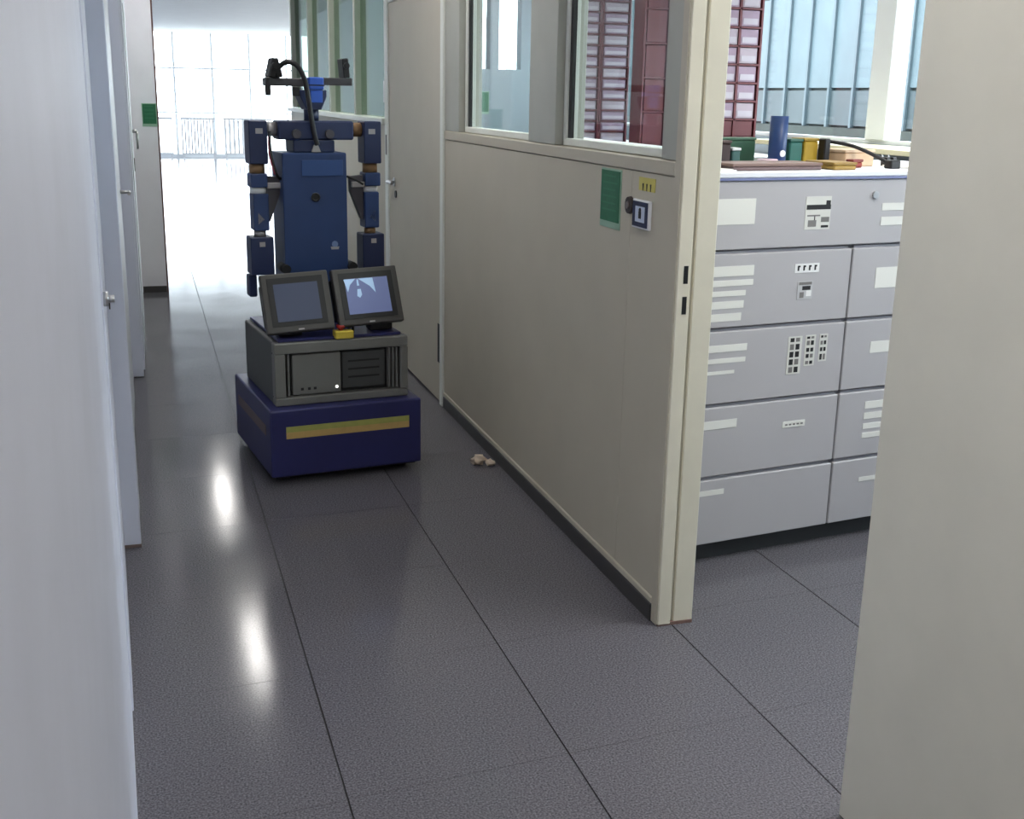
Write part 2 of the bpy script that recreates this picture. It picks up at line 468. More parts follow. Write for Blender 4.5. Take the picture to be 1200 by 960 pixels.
def room_window(ya, yb, muls, label):
    global nwin
    w = struct(MB().box(XB + 0.02, XB + 0.12, ya, ya + 0.06, 1.362, 2.55).box(XB + 0.02, XB + 0.12, yb - 0.06, yb, 1.362, 2.55)
               .box(XB + 0.02, XB + 0.12, ya + 0.06, yb - 0.06, 1.362, 1.385).box(XB + 0.02, XB + 0.12, ya + 0.06, yb - 0.06, 2.48, 2.55).build('window_%d' % nwin, ALU), label)
    nwin += 1
    ed = [ya + 0.06] + [v for mm in muls for v in (mm, mm + 0.2)] + [yb - 0.06]
    for mm in muls:
        bx('post', ALU, w, XB + 0.0, XB + 0.12, mm, mm + 0.2, 1.385, 2.48, 0.004)
    for i in range(0, len(ed), 2):
        bx('pane', OGLASS, w, XB + 0.06, XB + 0.068, ed[i], ed[i + 1], 1.385, 2.48)
    return w
room_window(1.7, 3.6, [], 'workroom window hidden behind the cream wall')
room_window(3.8, 8.3, [6.17], 'workroom window with a white post above the cabinet')
room_window(8.45, 9.5, [], 'workroom window between the red racks')
room_window(9.6, YF - 0.3, [], 'farthest workroom window behind red racks')
sl = struct(bx('trim_10', mat('yellowish sill', srgb(226, 220, 186), 0.4), None, 3.9, XB, 3.8, 7.05, 1.33, 1.36, 0.003), 'pale yellowish window sill of the workroom')

# ------------------------------------------------------------------ lamps
TUBE = emit('lit corridor tube', (1.0, 0.97, 0.93), CORRIDOR_LAMP)
PANEL = emit('added unseen light panel', (1.0, 0.98, 0.95), ROOM_FILL)
HOUSE = mat('white lamp housing', srgb(225, 225, 225), 0.5)
names = {9.0: 'lit ceiling lamp of the corridor above the stub corner', 12.85: 'lit ceiling lamp at the start of the hall',
         5.15: 'lit ceiling lamp of the corridor above the robot', 1.3: 'lit ceiling lamp over the near doorway', -2.55: 'lit ceiling lamp behind the viewpoint'}
for y, lb in names.items():
    t = thing('ceiling_lamp', lb, 'ceiling lamp', (0.66, y, CEIL_Z), 0, 'corridor ceiling lamps')
    bx('housing', HOUSE, t, -0.1, 0.1, -0.72, 0.72, -0.05, 0.0, 0.004)
    bx('diffuser', TUBE, t, -0.055, 0.055, -0.66, 0.66, -0.075, -0.051, 0.01, seg=2)
for x, y, lb in ((2.9, 4.6, 'added unseen light panel over the drawer cabinet'), (2.9, 7.6, 'added unseen light panel in the middle of the workroom'), (2.9, 10.2, 'added unseen light panel at the far end of the workroom'), (2.6, 2.2, 'added unseen light panel inside the doorway')):  # out of view, added to brighten the workroom
    t = thing('fill_panel', lb, 'ceiling lamp', (x, y, CEIL_Z), 0, 'added workroom light panels')
    bx('housing', HOUSE, t, -0.35, 0.35, -0.65, 0.65, -0.04, 0.0, 0.004)
    bx('diffuser', PANEL, t, -0.3, 0.3, -0.6, 0.6, -0.055, -0.041, 0.004)

# ------------------------------------------------------------------ drawer cabinet in the workroom
CABG = mat('light grey cabinet enamel', srgb(180, 178, 181), 0.42, var=0.015, scale=5)
CABD = mat('cabinet carcass', srgb(120, 120, 128), 0.55)
PAPER = mat('cream label paper', srgb(226, 226, 220), 0.7)
INK = mat('black print', srgb(26, 26, 28), 0.7)
GREYINK = mat('grey print', srgb(120, 118, 116), 0.7)
cab = thing('drawer_cabinet', 'large light grey metal drawer cabinet with paper labels inside the doorway', 'cabinet', (1.62, 3.405, 0), 0.132)
bx('body', CABD, cab, 0.062, 1.45, 0.022, 0.6, 0.072, 1.356, 0.002)
bx('plinth', mat('dark plinth', srgb(66, 68, 70), 0.6), cab, 0.08, 1.43, 0.055, 0.58, 0.0, 0.072)
top = bx('top_board', mat('white top board', srgb(236, 238, 244), 0.35), cab, 0.055, 1.455, -0.008, 0.61, 1.357, 1.376, 0.003)
bx('edge_band', mat('blue edge band', srgb(120, 128, 170), 0.5), top, 0.056, 1.454, -0.0065, 0.0, 1.349, 1.3568)
rows = [(0.079, 0.318), (0.332, 0.580), (0.594, 0.846), (0.860, 1.108)]
def drawer(x0, x1, z0, z1):
    d = MB().box(x0, x1, 0.0, 0.0205, z0, z1, 0.003).build('drawer', CABG, cab)
    MB().box(x0 + 0.01, x1 - 0.01, 0.012, 0.0208, z1 + 0.0005, z1 + 0.009).build('grip_recess', mat('shadow gap', srgb(150, 150, 158), 0.6), d)
    return d
def label_plate(d, x0, x1, z0, z1, m=None):
    return bx('label_strip', m or PAPER, d, x0, x1, -0.0016, 0.0, z0, z1)
L = [drawer(0.063, 0.747, a, b) for a, b in rows]
R = [drawer(0.754, 1.45, a, b) for a, b in rows]
T = drawer(0.063, 1.45, 1.122, 1.348)
label_plate(T, 0.075, 0.318, 1.206, 1.29)
for a, b in ((1.238, 1.264), (1.186, 1.216)):
    label_plate(T, 0.862, 1.10, a, b)
lk = MB().cyl((0.825, 0, 1.293), (0.825, -0.008, 1.293), 0.013, seg=16).build('lock', STEEL, T)
st = label_plate(T, 0.526, 0.634, 1.18, 1.292, mat('sticker paper', srgb(212, 212, 206), 0.7))
for x0, x1, z0, z1, mm in ((0.53, 0.633, 1.248, 1.264, INK), (0.612, 0.631, 1.264, 1.278, INK), (0.535, 0.59, 1.225, 1.23, GREYINK), (0.595, 0.63, 1.205, 1.222, GREYINK), (0.597, 0.628, 1.186, 1.194, INK), (0.54, 0.575, 1.19, 1.212, GREYINK), (0.565, 0.569, 1.212, 1.226, INK)):
    bx('print_mark', mm, T, x0, x1, -0.0022, -0.0016, z0, z1)
# second row from top
for x1, z0, z1 in ((0.33, 1.034, 1.068), (0.33, 1.001, 1.021), (0.302, 0.967, 0.985), (0.297, 0.925, 0.95), (0.29, 0.882, 0.908)):
    label_plate(L[3], 0.075, x1, z0, z1)
label_plate(L[3], 0.502, 0.606, 1.033, 1.064, WHITEP)
for i in range(4):
    x = 0.513 + 0.024 * i
    MB().box(x, x + 0.007, -0.0022, -0.0016, 1.04, 1.058).box(x + 0.004, x + 0.011, -0.0022, -0.0016, 1.052, 1.058).build('print_mark', INK, L[3])
label_plate(L[3], 0.52, 0.585, 0.94, 1.002, mat('sticker grey', srgb(190, 190, 192), 0.6))
for x0, x1, z0, z1, mm in ((0.525, 0.58, 0.99, 1.0, GREYINK), (0.54, 0.575, 0.972, 0.986, INK), (0.53, 0.548, 0.945, 0.965, GREYINK), (0.558, 0.58, 0.95, 0.97, WHITEP)):
    bx('print_mark', mm, L[3], x0, x1, -0.0022, -0.0016, z0, z1)
label_plate(R[3], 0.864, 1.10, 0.962, 1.036)
# third row
for x1, z0, z1 in ((0.324, 0.776, 0.8), (0.321, 0.737, 0.753), (0.278, 0.698, 0.71)):
    label_plate(L[2], 0.075, x1, z0, z1)
for cx, w, zz in ((0.53, 0.06, ((0.79, 0.804), (0.762, 0.782), (0.735, 0.755), (0.708, 0.728), (0.68, 0.7))), (0.597, 0.045, ((0.797, 0.805), (0.774, 0.79), (0.75, 0.764), (0.728, 0.742), (0.705, 0.717))), (0.655, 0.036, ((0.797, 0.805), (0.772, 0.786), (0.748, 0.762), (0.717, 0.738)))):
    label_plate(L[2], cx - w / 2, cx + w / 2, zz[-1][0] - 0.006, zz[0][1] + 0.005, mat('sticker paper', srgb(212, 212, 206), 0.7))
    for k, (a, b) in enumerate(zz):
        n = 2
        for q in range(n):
            xx = cx - w * 0.36 + q * w * 0.4
            bx('print_mark', INK if (k + q + int(cx * 100)) % 3 else GREYINK, L[2], xx, xx + w * 0.28, -0.0022, -0.0016, a, b)
label_plate(R[2], 0.873, 1.10, 0.724, 0.766)
# fourth row and bottom row
label_plate(L[1], 0.075, 0.304, 0.504, 0.534)
label_plate(L[1], 0.504, 0.603, 0.478, 0.5)
for i in range(5):
    bx('print_mark', GREYINK, L[1], 0.515 + 0.017 * i, 0.526 + 0.017 * i, -0.0022, -0.0016, 0.485, 0.491)
for z0, z1 in ((0.513, 0.54), (0.473, 0.497), (0.435, 0.456), (0.4, 0.42)):
    label_plate(R[1], 0.876, 1.10, z0, z1)
label_plate(L[0], 0.075, 0.27, 0.262, 0.281)
label_plate(R[0], 0.883, 1.10, 0.229, 0.246)

# things on the cabinet top: positions are in the cabinet's own axes
CT = 1.376
cx_, sx_ = math.cos(0.132), math.sin(0.132)
def onc(x, y, z=CT):
    return (1.62 + x * cx_ - y * sx_, 3.405 + x * sx_ + y * cx_, z)
def item(name, label, cat, x, y, rz=0.0, group=None):
    return thing(name, label, cat, onc(x, y), 0.132 + rz, group)
BLUEC = mat('blue cup plastic', srgb(34, 62, 112), 0.4)
t = item('pen_cup', 'tall blue cup standing upright on the drawer cabinet', 'cup', 0.62, 0.30)
MB().lathe([(0.029, 0.0), (0.032, 0.004), (0.033, 0.175), (0.031, 0.175), (0.029, 0.02), (0.001, 0.018)], 24).build('cup_body', BLUEC, t)
MB().cyl((0, -0.0315, 0.045), (0, -0.0345, 0.045), 0.012, seg=16).build('badge', WHITEP, t)
def block(name, label, cat, x, y, w, d, h, col, rz=0.0, rough=0.5, extra=None):
    t = item(name, label, cat, x, y, rz)
    mm = mat(name + ' ' + label[:12], col, rough, var=0.05, scale=40)
    bx('case', mm, t, -w / 2, w / 2, -d / 2, d / 2, 0, h, min(0.004, h / 4))
    if extra:
        extra(t, w, d, h)
    return t
def lid(col):
    def f(t, w, d, h):
        bx('lid', mat('lid %d %d %d' % tuple(int(c * 99) for c in col), col, 0.5), t, -w / 2 - 0.002, w / 2 + 0.002, -d / 2 - 0.002, d / 2 + 0.002, h + 0.0003, h + 0.01, 0.002)
    return f
block('storage_box', 'small teal green box right of the blue cup', 'box', 0.70, 0.34, 0.06, 0.09, 0.085, srgb(30, 96, 84), 0.05, extra=lid(srgb(26, 84, 70)))
block('storage_box', 'mustard yellow box next to the teal one', 'box', 0.767, 0.33, 0.062, 0.08, 0.088, srgb(168, 138, 34), -0.04, extra=lid(srgb(150, 122, 30)))
block('storage_box', 'flat tan cardboard tray with low sides on cabinet', 'tray', 0.93, 0.28, 0.15, 0.12, 0.05, srgb(206, 174, 140), 0.08, extra=lid(srgb(214, 186, 156)))
block('eraser', 'small dark red block before the tan tray', 'block', 0.86, 0.16, 0.055, 0.03, 0.02, srgb(150, 60, 48), 0.2, extra=lid(srgb(120, 48, 40)))
block('power_supply', 'dark brown box at the left end of cabinet top', 'box', 0.36, 0.33, 0.075, 0.12, 0.08, srgb(58, 42, 40), 0, extra=lid(srgb(70, 50, 46)))
block('battery_pack', 'silver and teal battery pack beside dark brown box', 'battery', 0.425, 0.30, 0.035, 0.05, 0.055, srgb(54, 92, 88), 0, extra=lid(srgb(196, 200, 200)))
block('circuit_board', 'long dark green circuit board strip leaning low behind the cup', 'circuit board', 0.50, 0.46, 0.26, 0.035, 0.085, srgb(46, 84, 62), 0.0, extra=lid(srgb(60, 96, 74)))
block('binder', 'flat purplish brown folder lying along the cabinet edge', 'folder', 0.44, 0.13, 0.38, 0.15, 0.014, srgb(112, 92, 92), 0.03, extra=lid(srgb(124, 100, 92)))
block('binder', 'flat yellow brown folder lying before the mustard box', 'folder', 0.72, 0.12, 0.10, 0.15, 0.016, srgb(164, 132, 62), 0.02, extra=lid(srgb(150, 120, 58)))
for x, y, w, d, rz, lb in ((0.20, 0.10, 0.10, 0.14, 0.2, 'loose white paper sheet at the left edge of cabinet top'), (1.09, 0.11, 0.16, 0.16, -0.1, 'loose white paper sheet at the right of cabinet top')):
    t = item('paper_sheet', lb, 'paper', x, y, rz)
    bx('sheet', WHITEP, t, -w / 2, w / 2, -d / 2, d / 2, 0, 0.004, 0.001)
    bx('sheet', PAPER, t, -w / 2 + 0.012, w / 2 + 0.01, -d / 2 + 0.01, d / 2 + 0.008, 0.0045, 0.007, 0.0005)
t = item('tape_roll', 'pinkish white tape roll lying at the foot of blue cup', 'tape', 0.535, 0.24)
MB().lathe([(0.034, 0), (0.036, 0.002), (0.036, 0.026), (0.034, 0.028), (0.022, 0.028), (0.021, 0.014), (0.021, 0.001)], 20).build('roll', mat('pink tape', srgb(226, 200, 212), 0.4), t)
t = item('cable', 'black cable with plug lying across the tan tray', 'cable', 0.80, 0.20)
MB().tube([(0.02, 0.1, 0.09), (0.05, 0.06, 0.085), (0.09, 0.0, 0.072), (0.15, -0.05, 0.04), (0.18, -0.09, 0.014)], 0.007, 8).build('cord', BLACK, t)
bx('plug', BLACK, t, 0.155, 0.2, -0.125, -0.085, 0.0, 0.03, 0.004)
bx('connector', BLACK, t, 0.003, 0.03, 0.06, 0.1, 0.0, 0.098, 0.004)
for x, y, lb in ((1.075, 0.24, 'left one of two small black clips on white paper'), (1.105, 0.24, 'right one of two small black clips on white paper')):
    t = item('binder_clip', lb, 'clip', x, y, 0.3)
    MB().prism([(-0.012, -0.015), (0.012, -0.015), (0.006, 0.015), (-0.006, 0.015)], 0, 0.032, bev=0.001).build('jaw', BLACK, t)
    MB().tube([(-0.004, 0.01, 0.03), (0, 0.014, 0.04), (0.004, 0.01, 0.03)], 0.0015, 6, 4).build('wire_loop', STEEL, t)

# ------------------------------------------------------------------ back of the workroom
def cupboard(x0, y0, y1, n, label):
    t = thing('low_cupboard', label, 'cupboard', (x0, y0, 0), 0)
    w, l = 4.28 - x0, y1 - y0
    bx('body', mat('cupboard grey', srgb(190, 190, 188), 0.5), t, 0.02, w, 0, l, 0.06, 1.21, 0.002)
    bx('top_board', WHITEP, t, -0.01, w + 0.005, -0.01, l, 1.211, 1.238, 0.003)
    bx('plinth', BASEB, t, 0.05, w, 0.02, l - 0.02, 0, 0.06)
    for i in range(n):
        a_, b_ = l * i / n + 0.005, l * (i + 1) / n - 0.005
        d = bx('door', CABG, t, 0.0, 0.0195, a_, b_, 0.08, 1.2, 0.003)
        bx('handle', STEEL, d, -0.012, 0.0, a_ + 0.04, a_ + 0.055, 0.9, 1.05, 0.002)
cupboard(3.56, 7.1, 9.2, 4, 'pale low cupboard by the window under the doorway rack')
cupboard(3.26, 9.25, 10.4, 2, 'deeper pale low cupboard under the twin racks behind glass')
side = thing('sideboard', 'white topped sideboard standing inside against the partition windows', 'sideboard', (1.59, 4.22, 0), 0)
bx('body', CABG, side, 0.0, 0.33, 0.0, 1.5, 0.05, 1.395, 0.002)
bx('top_board', WHITEP, side, -0.005, 0.36, -0.01, 1.51, 1.396, 1.425, 0.003)
bx('plinth', BASEB, side, 0.02, 0.3, 0.02, 1.48, 0, 0.05)
for i in range(3):
    d = bx('door', CABG, side, 0.3305, 0.35, 0.01 + 0.5 * i, 0.49 + 0.5 * i, 0.07, 1.385, 0.003)
    bx('handle', STEEL, d, 0.35, 0.362, 0.05 + 0.5 * i, 0.062 + 0.5 * i, 1.0, 1.14, 0.002)

RED = mat('maroon steel', srgb(88, 26, 34), 0.5, var=0.05, scale=8)
BIN = mat('lavender clear plastic drawer', srgb(134, 112, 130), 0.4, var=0.06, scale=15)
BINW = mat('off white drawer front', srgb(150, 136, 146), 0.4)
def rack(x0, x1, y, cols, rows_, ztop, label, dark=0, side=0.015):
    t = thing('parts_rack', label, 'storage rack', (x0, y, 1.238), 0, 'red parts racks on the low cupboards')
    w, h = x1 - x0, ztop - 1.238
    bx('back_panel', RED, t, 0, w, 0.2, 0.215, 0, h)
    bx('side_panel', RED, t, 0, side, 0, 0.2, 0, h, 0.001)
    bx('side_panel', RED, t, w - 0.015, w, 0, 0.2, 0, h, 0.001)
    cw = (w - side - 0.015) / cols
    for c in range(1, cols):
        bx('divider', RED, t, side + c * cw - 0.008, side + c * cw + 0.008, 0, 0.2, 0, h)
    rh = (h - 0.012) / rows_
    for r in range(rows_ + 1):
        bx('shelf', RED, t, side, w - 0.015, 0, 0.2, r * rh, r * rh + 0.012)
    for c in range(cols):
        for r in range(rows_):
            a, b = side + c * cw + 0.011, side + (c + 1) * cw - 0.011
            z0 = r * rh + 0.014
            mm = RED if r < dark else (BIN if (r + c) % 3 else BINW)
            d = bx('drawer', mm, t, a, b, 0.008, 0.19, z0, z0 + rh - 0.018, 0.002)
            if mm is not RED:
                bx('label_strip', BINL, d, a + 0.012, b - 0.012, 0.005, 0.008, z0 + 0.012, z0 + rh * 0.42)
    return t
BINL = mat('worn drawer label', srgb(168, 160, 170), 0.6)
rack(3.66, 3.995, 7.19, 2, 11, 2.55, 'red parts rack with lavender drawers seen through the doorway', 2)
rack(3.8, 4.02, 8.7, 1, 5, 2.55, 'plain dark red rack near the jamb behind the glass', 5)
rack(3.335, 3.68, 9.3, 1, 15, 2.55, 'red rack with pale drawer fronts at the left edge of near window', 0, 0.07)
rack(3.685, 3.94, 9.3, 1, 15, 2.55, 'red rack with pale drawer fronts right of its twin behind glass')
# ------------------------------------------------------------------ notices and fittings on the walls
GREENP = mat('green notice print', srgb(34, 104, 70), 0.5, var=0.12, scale=30)
SLEEVE = mat('pale green sleeve', srgb(150, 182, 158), 0.3)
def notice(label, loc, rz, w, h, rows_=6):
    t = thing('notice', label, 'notice', loc, rz)
    bx('sleeve', SLEEVE, t, -w / 2 - 0.006, w / 2 + 0.006, -0.003, 0, -0.022, h + 0.006, 0.0008)
    p = bx('sheet', GREENP, t, -w / 2, w / 2, -0.005, -0.0031, 0, h)
    for r in range(rows_):
        z = h * (0.88 - 0.8 * r / rows_)
        bx('text_line', mat('faint green text', srgb(60, 124, 92), 0.6), p, -w * 0.38, w * (0.3 + 0.08 * (r % 2)), -0.0055, -0.005, z, z + h * 0.03)
    return t
# wall faces -X: local -Y must point to world -X
notice('green printed notice on the beige partition beside the card reader', (XW, 3.538, 1.212), -PI / 2, 0.158, 0.163)
notice('green notice on the wall stub at the far left', (0.08, 9.8, 1.34), 0, 0.1, 0.15, 4)
notice('dark green notice on the workroom far wall behind the glass', (3.24, YF, 1.45), 0, 0.18, 0.19, 4)
t = thing('card_reader', 'white card reader with dark blue ring below the yellow sticker', 'card reader', (XW, 3.272, 1.26), -PI / 2)
bx('housing', WHITEP, t, -0.066, 0.062, -0.01, 0, -0.044, 0.044, 0.003, seg=2)
NAVY = mat('navy ring', srgb(24, 30, 66), 0.4)
MB().box(-0.058, 0.052, -0.0125, -0.0102, 0.024, 0.038).box(-0.058, 0.052, -0.0125, -0.0102, -0.038, -0.024).box(-0.058, -0.04, -0.0125, -0.0102, -0.024, 0.024).box(0.034, 0.052, -0.0125, -0.0102, -0.024, 0.024).build('ring', NAVY, t)
bx('face', mat('pale blue face', srgb(200, 208, 226), 0.4), t, -0.04, 0.034, -0.0115, -0.0103, -0.024, 0.024)
MB().box(-0.012, 0.006, -0.0128, -0.0116, -0.013, 0.008).cyl((-0.003, -0.0116, 0.012), (-0.003, -0.0128, 0.012), 0.008, seg=10).build('symbol', BLACK, t)
t = thing('wall_button', 'round dark brown button left of the card reader', 'button', (XW, 3.374, 1.279), -PI / 2)
MB().cyl((0, 0, 0), (0, -0.010, 0), 0.028, 0.026, seg=20).build('collar', mat('dark brown plastic', srgb(52, 42, 40), 0.5), t)
MB().cyl((0, -0.010, 0), (0, -0.015, 0), 0.013, 0.011, seg=16).build('cap', mat('grey brown cap', srgb(110, 100, 98), 0.4), t)
t = thing('warning_sticker', 'small yellow sticker with three black marks near the jamb', 'sticker', (XW, 3.255, 1.345), -PI / 2)
bx('sheet', mat('yellow sticker', srgb(200, 188, 96), 0.5), t, -0.06, 0.06, -0.0015, 0, -0.014, 0.026)
for i in range(3):
    x = -0.028 + 0.028 * i
    MB().prism([(x - 0.005, 0.008), (x + 0.005, 0.008), (x + 0.002, -0.014), (x - 0.002, -0.014)], 0.0016, 0.0022, mtx=Matrix.Rotation(PI / 2, 4, 'X')).build('print_mark', BLACK, t)

# crumpled scraps on the floor
def scrap(x, y, s, lb, col):
    b = bmesh.new()
    bmesh.ops.create_icosphere(b, subdivisions=2, radius=s)
    for v in b.verts:
        v.co *= random.uniform(0.55, 1.15)
        v.co.z = v.co.z * 0.75 + s * 0.6
        v.co.z = max(v.co.z, 0.0)
    me = bpy.data.meshes.new('paper_scrap')
    b.to_mesh(me)
    b.free()
    me.materials.append(mat('scrap paper', col, 0.8))
    o = bpy.data.objects.new('paper_scrap', me)
    COL.objects.link(o)
    o.location = (x, y, 0.0)
    tag(o, lb, 'paper scrap')
scrap(1.362, 4.75, 0.04, 'larger crumpled beige paper scrap on the floor by the skirting', srgb(206, 188, 168))
scrap(1.41, 4.72, 0.024, 'smaller crumpled paper scrap right beside the larger one', srgb(206, 188, 168))

# ------------------------------------------------------------------ robot
RB = (0.7266, 5.068, 0)
rob = thing('service_robot', 'tall blue wheeled service robot with two arms and two tilted monitors', 'robot', RB, math.radians(7))
INDIGO = mat('indigo paint', srgb(44, 46, 98), 0.42, var=0.05, scale=10)
BLUE = mat('robot blue paint', srgb(38, 60, 104), 0.42, var=0.05, scale=10)
DBLUE = mat('dark blue paint', srgb(30, 42, 78), 0.45, var=0.05, scale=10)
LBLUE = mat('bright blue housing', srgb(54, 96, 190), 0.35)
CASEG = mat('computer grey', srgb(120, 120, 116), 0.5, var=0.04, scale=12)
CASED = mat('computer dark grey', srgb(72, 74, 74), 0.55, var=0.05, scale=20)
BEZEL = mat('monitor bezel', srgb(70, 68, 66), 0.5)
DARKIN = mat('dark inner', srgb(24, 25, 27), 0.5)
COPPER = mat('bronze joint', srgb(150, 118, 84), 0.45, 0.3)
SILV = mat('silver joint', srgb(176, 172, 172), 0.35, 0.5)
LINKG = mat('dark grey link', srgb(74, 72, 78), 0.5)
base = bx('base', INDIGO, rob, -0.332, 0.332, -0.36, 0.36, 0.034, 0.325, 0.008, seg=2)
bx('base_rim', DARKIN, base, -0.31, 0.31, -0.34, 0.34, 0.026, 0.034)
ST1 = mat('green yellow tape', srgb(176, 178, 96), 0.45, var=0.06, scale=30)
ST2 = mat('ochre tape', srgb(206, 172, 108), 0.45, var=0.06, scale=30)
bx('stripe', ST1, base, -0.266, 0.275, -0.3625, -0.3602, 0.228, 0.252)
bx('stripe', ST2, base, -0.266, 0.275, -0.3625, -0.3602, 0.200, 0.2278)
bx('side_stripe', mat('dull side tape', srgb(110, 96, 96), 0.5), base, -0.3345, -0.3322, -0.28, 0.28, 0.2, 0.245)
for x in (-0.26, 0.26):
    for y in (-0.27, 0.27):
        MB().cyl((x - 0.02, y, 0.045), (x + 0.02, y, 0.045), 0.045, seg=20).build('wheel', BLACK, rob)
# computer case
Z0, Z1 = 0.326, 0.592
case = MB().box(-0.29, 0.29, -0.25, 0.28, Z0, Z1, 0.004).build('computer_case', CASED, rob)
fr_ = MB()
fr_.box(-0.292, 0.292, -0.302, -0.2505, Z1 - 0.044, Z1 + 0.002, 0.004).box(-0.292, 0.292, -0.302, -0.2505, Z0, Z0 + 0.034, 0.004)
fr_.box(-0.292, -0.246, -0.302, -0.2505, Z0 + 0.0345, Z1 - 0.0445, 0.004).box(0.258, 0.292, -0.302, -0.2505, Z0 + 0.0345, Z1 - 0.0445, 0.004)
fr_.build('front_frame', CASEG, case)
bx('recess', DARKIN, case, -0.245, 0.257, -0.256, -0.2505, Z0 + 0.0345, Z1 - 0.0445)
lp = bx('left_panel', CASEG, case, -0.215, -0.005, -0.286, -0.2565, Z0 + 0.04, Z1 - 0.052, 0.003)
bx('drive_unit', CASED, case, 0.004, 0.196, -0.274, -0.2565, Z0 + 0.05, Z1 - 0.056, 0.003)
for z in (0.42, 0.455, 0.49):
    bx('drive_slot', DARKIN, case, 0.03, 0.17, -0.2755, -0.274, z, z + 0.008)
for x in (-0.235, 0.207, 0.224, 0.241):
    bx('rail', CASEG, case, x, x + 0.007, -0.29, -0.2565, Z0 + 0.04, Z1 - 0.05)
for x in (-0.18, -0.15, -0.125):
    bx('port', DARKIN, lp, x, x + 0.012, -0.2875, -0.286, 0.385, 0.396)
MB().cyl((-0.024, -0.286, 0.39), (-0.024, -0.289, 0.39), 0.006, seg=12).build('indicator', emit('lit indicator', (1, 1, 0.95), 1.2), lp)
bx('top_plate', INDIGO, rob, -0.268, 0.268, -0.28, 0.27, Z1 + 0.0025, Z1 + 0.016, 0.003)
for x in (-0.2, 0.2):
    bx('monitor_bracket', BLACK, rob, x - 0.05, x + 0.05, -0.22, -0.15, Z1 + 0.0165, 0.70, 0.004)
# monitors
def monitor(cx, cy, cz, w, h, yaw, roll, screen_mat, picture):
    mo = MB().box(-w / 2, w / 2, 0.0, 0.035, -h / 2, h / 2, 0.006, 2).build('monitor', BEZEL, rob)
    mo.matrix_local = Matrix.Translation((cx, cy, cz)) @ Matrix.Rotation(yaw, 4, 'Z') @ Matrix.Rotation(math.radians(-22), 4, 'X') @ Matrix.Rotation(roll, 4, 'Y')
    e = 0.026
    MB().box(-w / 2 + e, w / 2 - e, -0.002, -0.0002, -h / 2 + e, h / 2 - e + 0.006).build('inner_bezel', DARKIN, mo)
    e2 = 0.05
    s = MB().box(-w / 2 + e2, w / 2 - e2, -0.0035, -0.0021, -h / 2 + e2 - 0.004, h / 2 - e2 + 0.004).build('screen', screen_mat, mo)
    MB().box(-w / 2, w / 2, 0.0355, 0.07, -h / 2 + 0.03, h / 2 - 0.03, 0.01).build('back_cover', BLACK, mo)
    MB().box(-0.012, 0.012, -0.0015, -0.0002, -h / 2 + 0.007, -h / 2 + 0.013).build('brand_plate', SILV, mo)
    if picture:
        mm = emit('screen picture', srgb(150, 178, 206), 0.33)
        rx = Matrix.Rotation(PI / 2, 4, 'X')
        for poly in ([(-0.10, 0.075), (-0.048, 0.075), (-0.075, 0.05), (-0.088, 0.02)], [(-0.035, 0.075), (0.03, 0.075), (0.035, 0.01), (0.012, 0.04)], [(-0.045, 0.03), (-0.03, 0.03), (-0.028, 0.005), (-0.038, -0.008), (-0.05, 0.0)], [(-0.042, 0.072), (-0.036, 0.072), (-0.034, 0.045), (-0.044, 0.045)]):
            MB().prism(poly, 0.0036, 0.0042, mtx=rx).build('picture_patch', mm, mo)
    return mo
monitor(-0.173, -0.245, 0.757, 0.285, 0.252, math.radians(-4), math.radians(-3), emit('dim screen', srgb(58, 66, 88), 0.13), False)
monitor(0.134, -0.245, 0.768, 0.292, 0.246, math.radians(2), math.radians(-1.5), emit('lit screen', srgb(92, 102, 140), 0.3), True)
# emergency stop box on the front edge
es = bx('stop_box', mat('yellow plastic', srgb(214, 190, 70), 0.4), rob, -0.03, 0.05, -0.305, -0.255, 0.598, 0.632, 0.004)
MB().cyl((0.0, -0.28, 0.633), (0.0, -0.28, 0.642), 0.01).cyl((0.0, -0.28, 0.642), (0.0, -0.28, 0.655), 0.018, seg=16).build('stop_button', mat('red button', srgb(170, 40, 36), 0.4), es)
MB().tube([(0.035, -0.27, 0.63), (0.05, -0.265, 0.645), (0.062, -0.25, 0.635), (0.066, -0.24, 0.61)], 0.006, 8).build('stop_cable', BLACK, es)
# torso
torso = MB().box(-0.16, 0.122, 0.0, 0.2, 0.61, 1.352, 0.006, 2).build('torso', BLUE, rob)
bx('chest_plate', mat('plate blue', srgb(46, 74, 124), 0.4), torso, -0.078, 0.104, -0.004, -0.0002, 1.255, 1.322, 0.001)
MB().lathe([(0.017, 0.0), (0.02, 0.001), (0.02, 0.004), (0.013, 0.004), (0.012, 0.001)], 20, Matrix.Translation((-0.019, -0.0002, 1.165)) @ Matrix.Rotation(PI / 2, 4, 'X')).build('hole_ring', DARKIN, torso)
bd = MB().prism([(-0.016, -0.006), (0.016, -0.006), (0.019, 0.006), (-0.019, 0.006)], 0, 0.0015, mtx=Matrix.Translation((0.062, -0.0002, 0.943)) @ Matrix.Rotation(PI / 2, 4, 'X')).build('badge', SILV, torso)
MB().cyl((0.062, -0.0003, 0.96), (0.062, -0.0016, 0.96), 0.014, seg=16).build('badge_dome', mat('badge grey', srgb(110, 130, 170), 0.4), torso)
MB().box(-0.105, 0.076, 0.02, 0.16, 1.353, 1.404, 0.004).build('collar_block', DBLUE, rob)
MB().prism([(-0.03, 1.355), (0.01, 1.355), (-0.002, 1.385), (-0.02, 1.385)], -0.001, 0.01, mtx=Matrix.Translation((0, 0.012, 0)) @ Matrix.Rotation(PI / 2, 4, 'X')).build('neck_bracket', SILV, rob)
for s in (-0.18, 0.118):
    MB().cyl((s + 0.02, 0.08, 0.86), (s + 0.02, -0.02, 0.86), 0.02, seg=14).build('side_knob', DARKIN, rob)
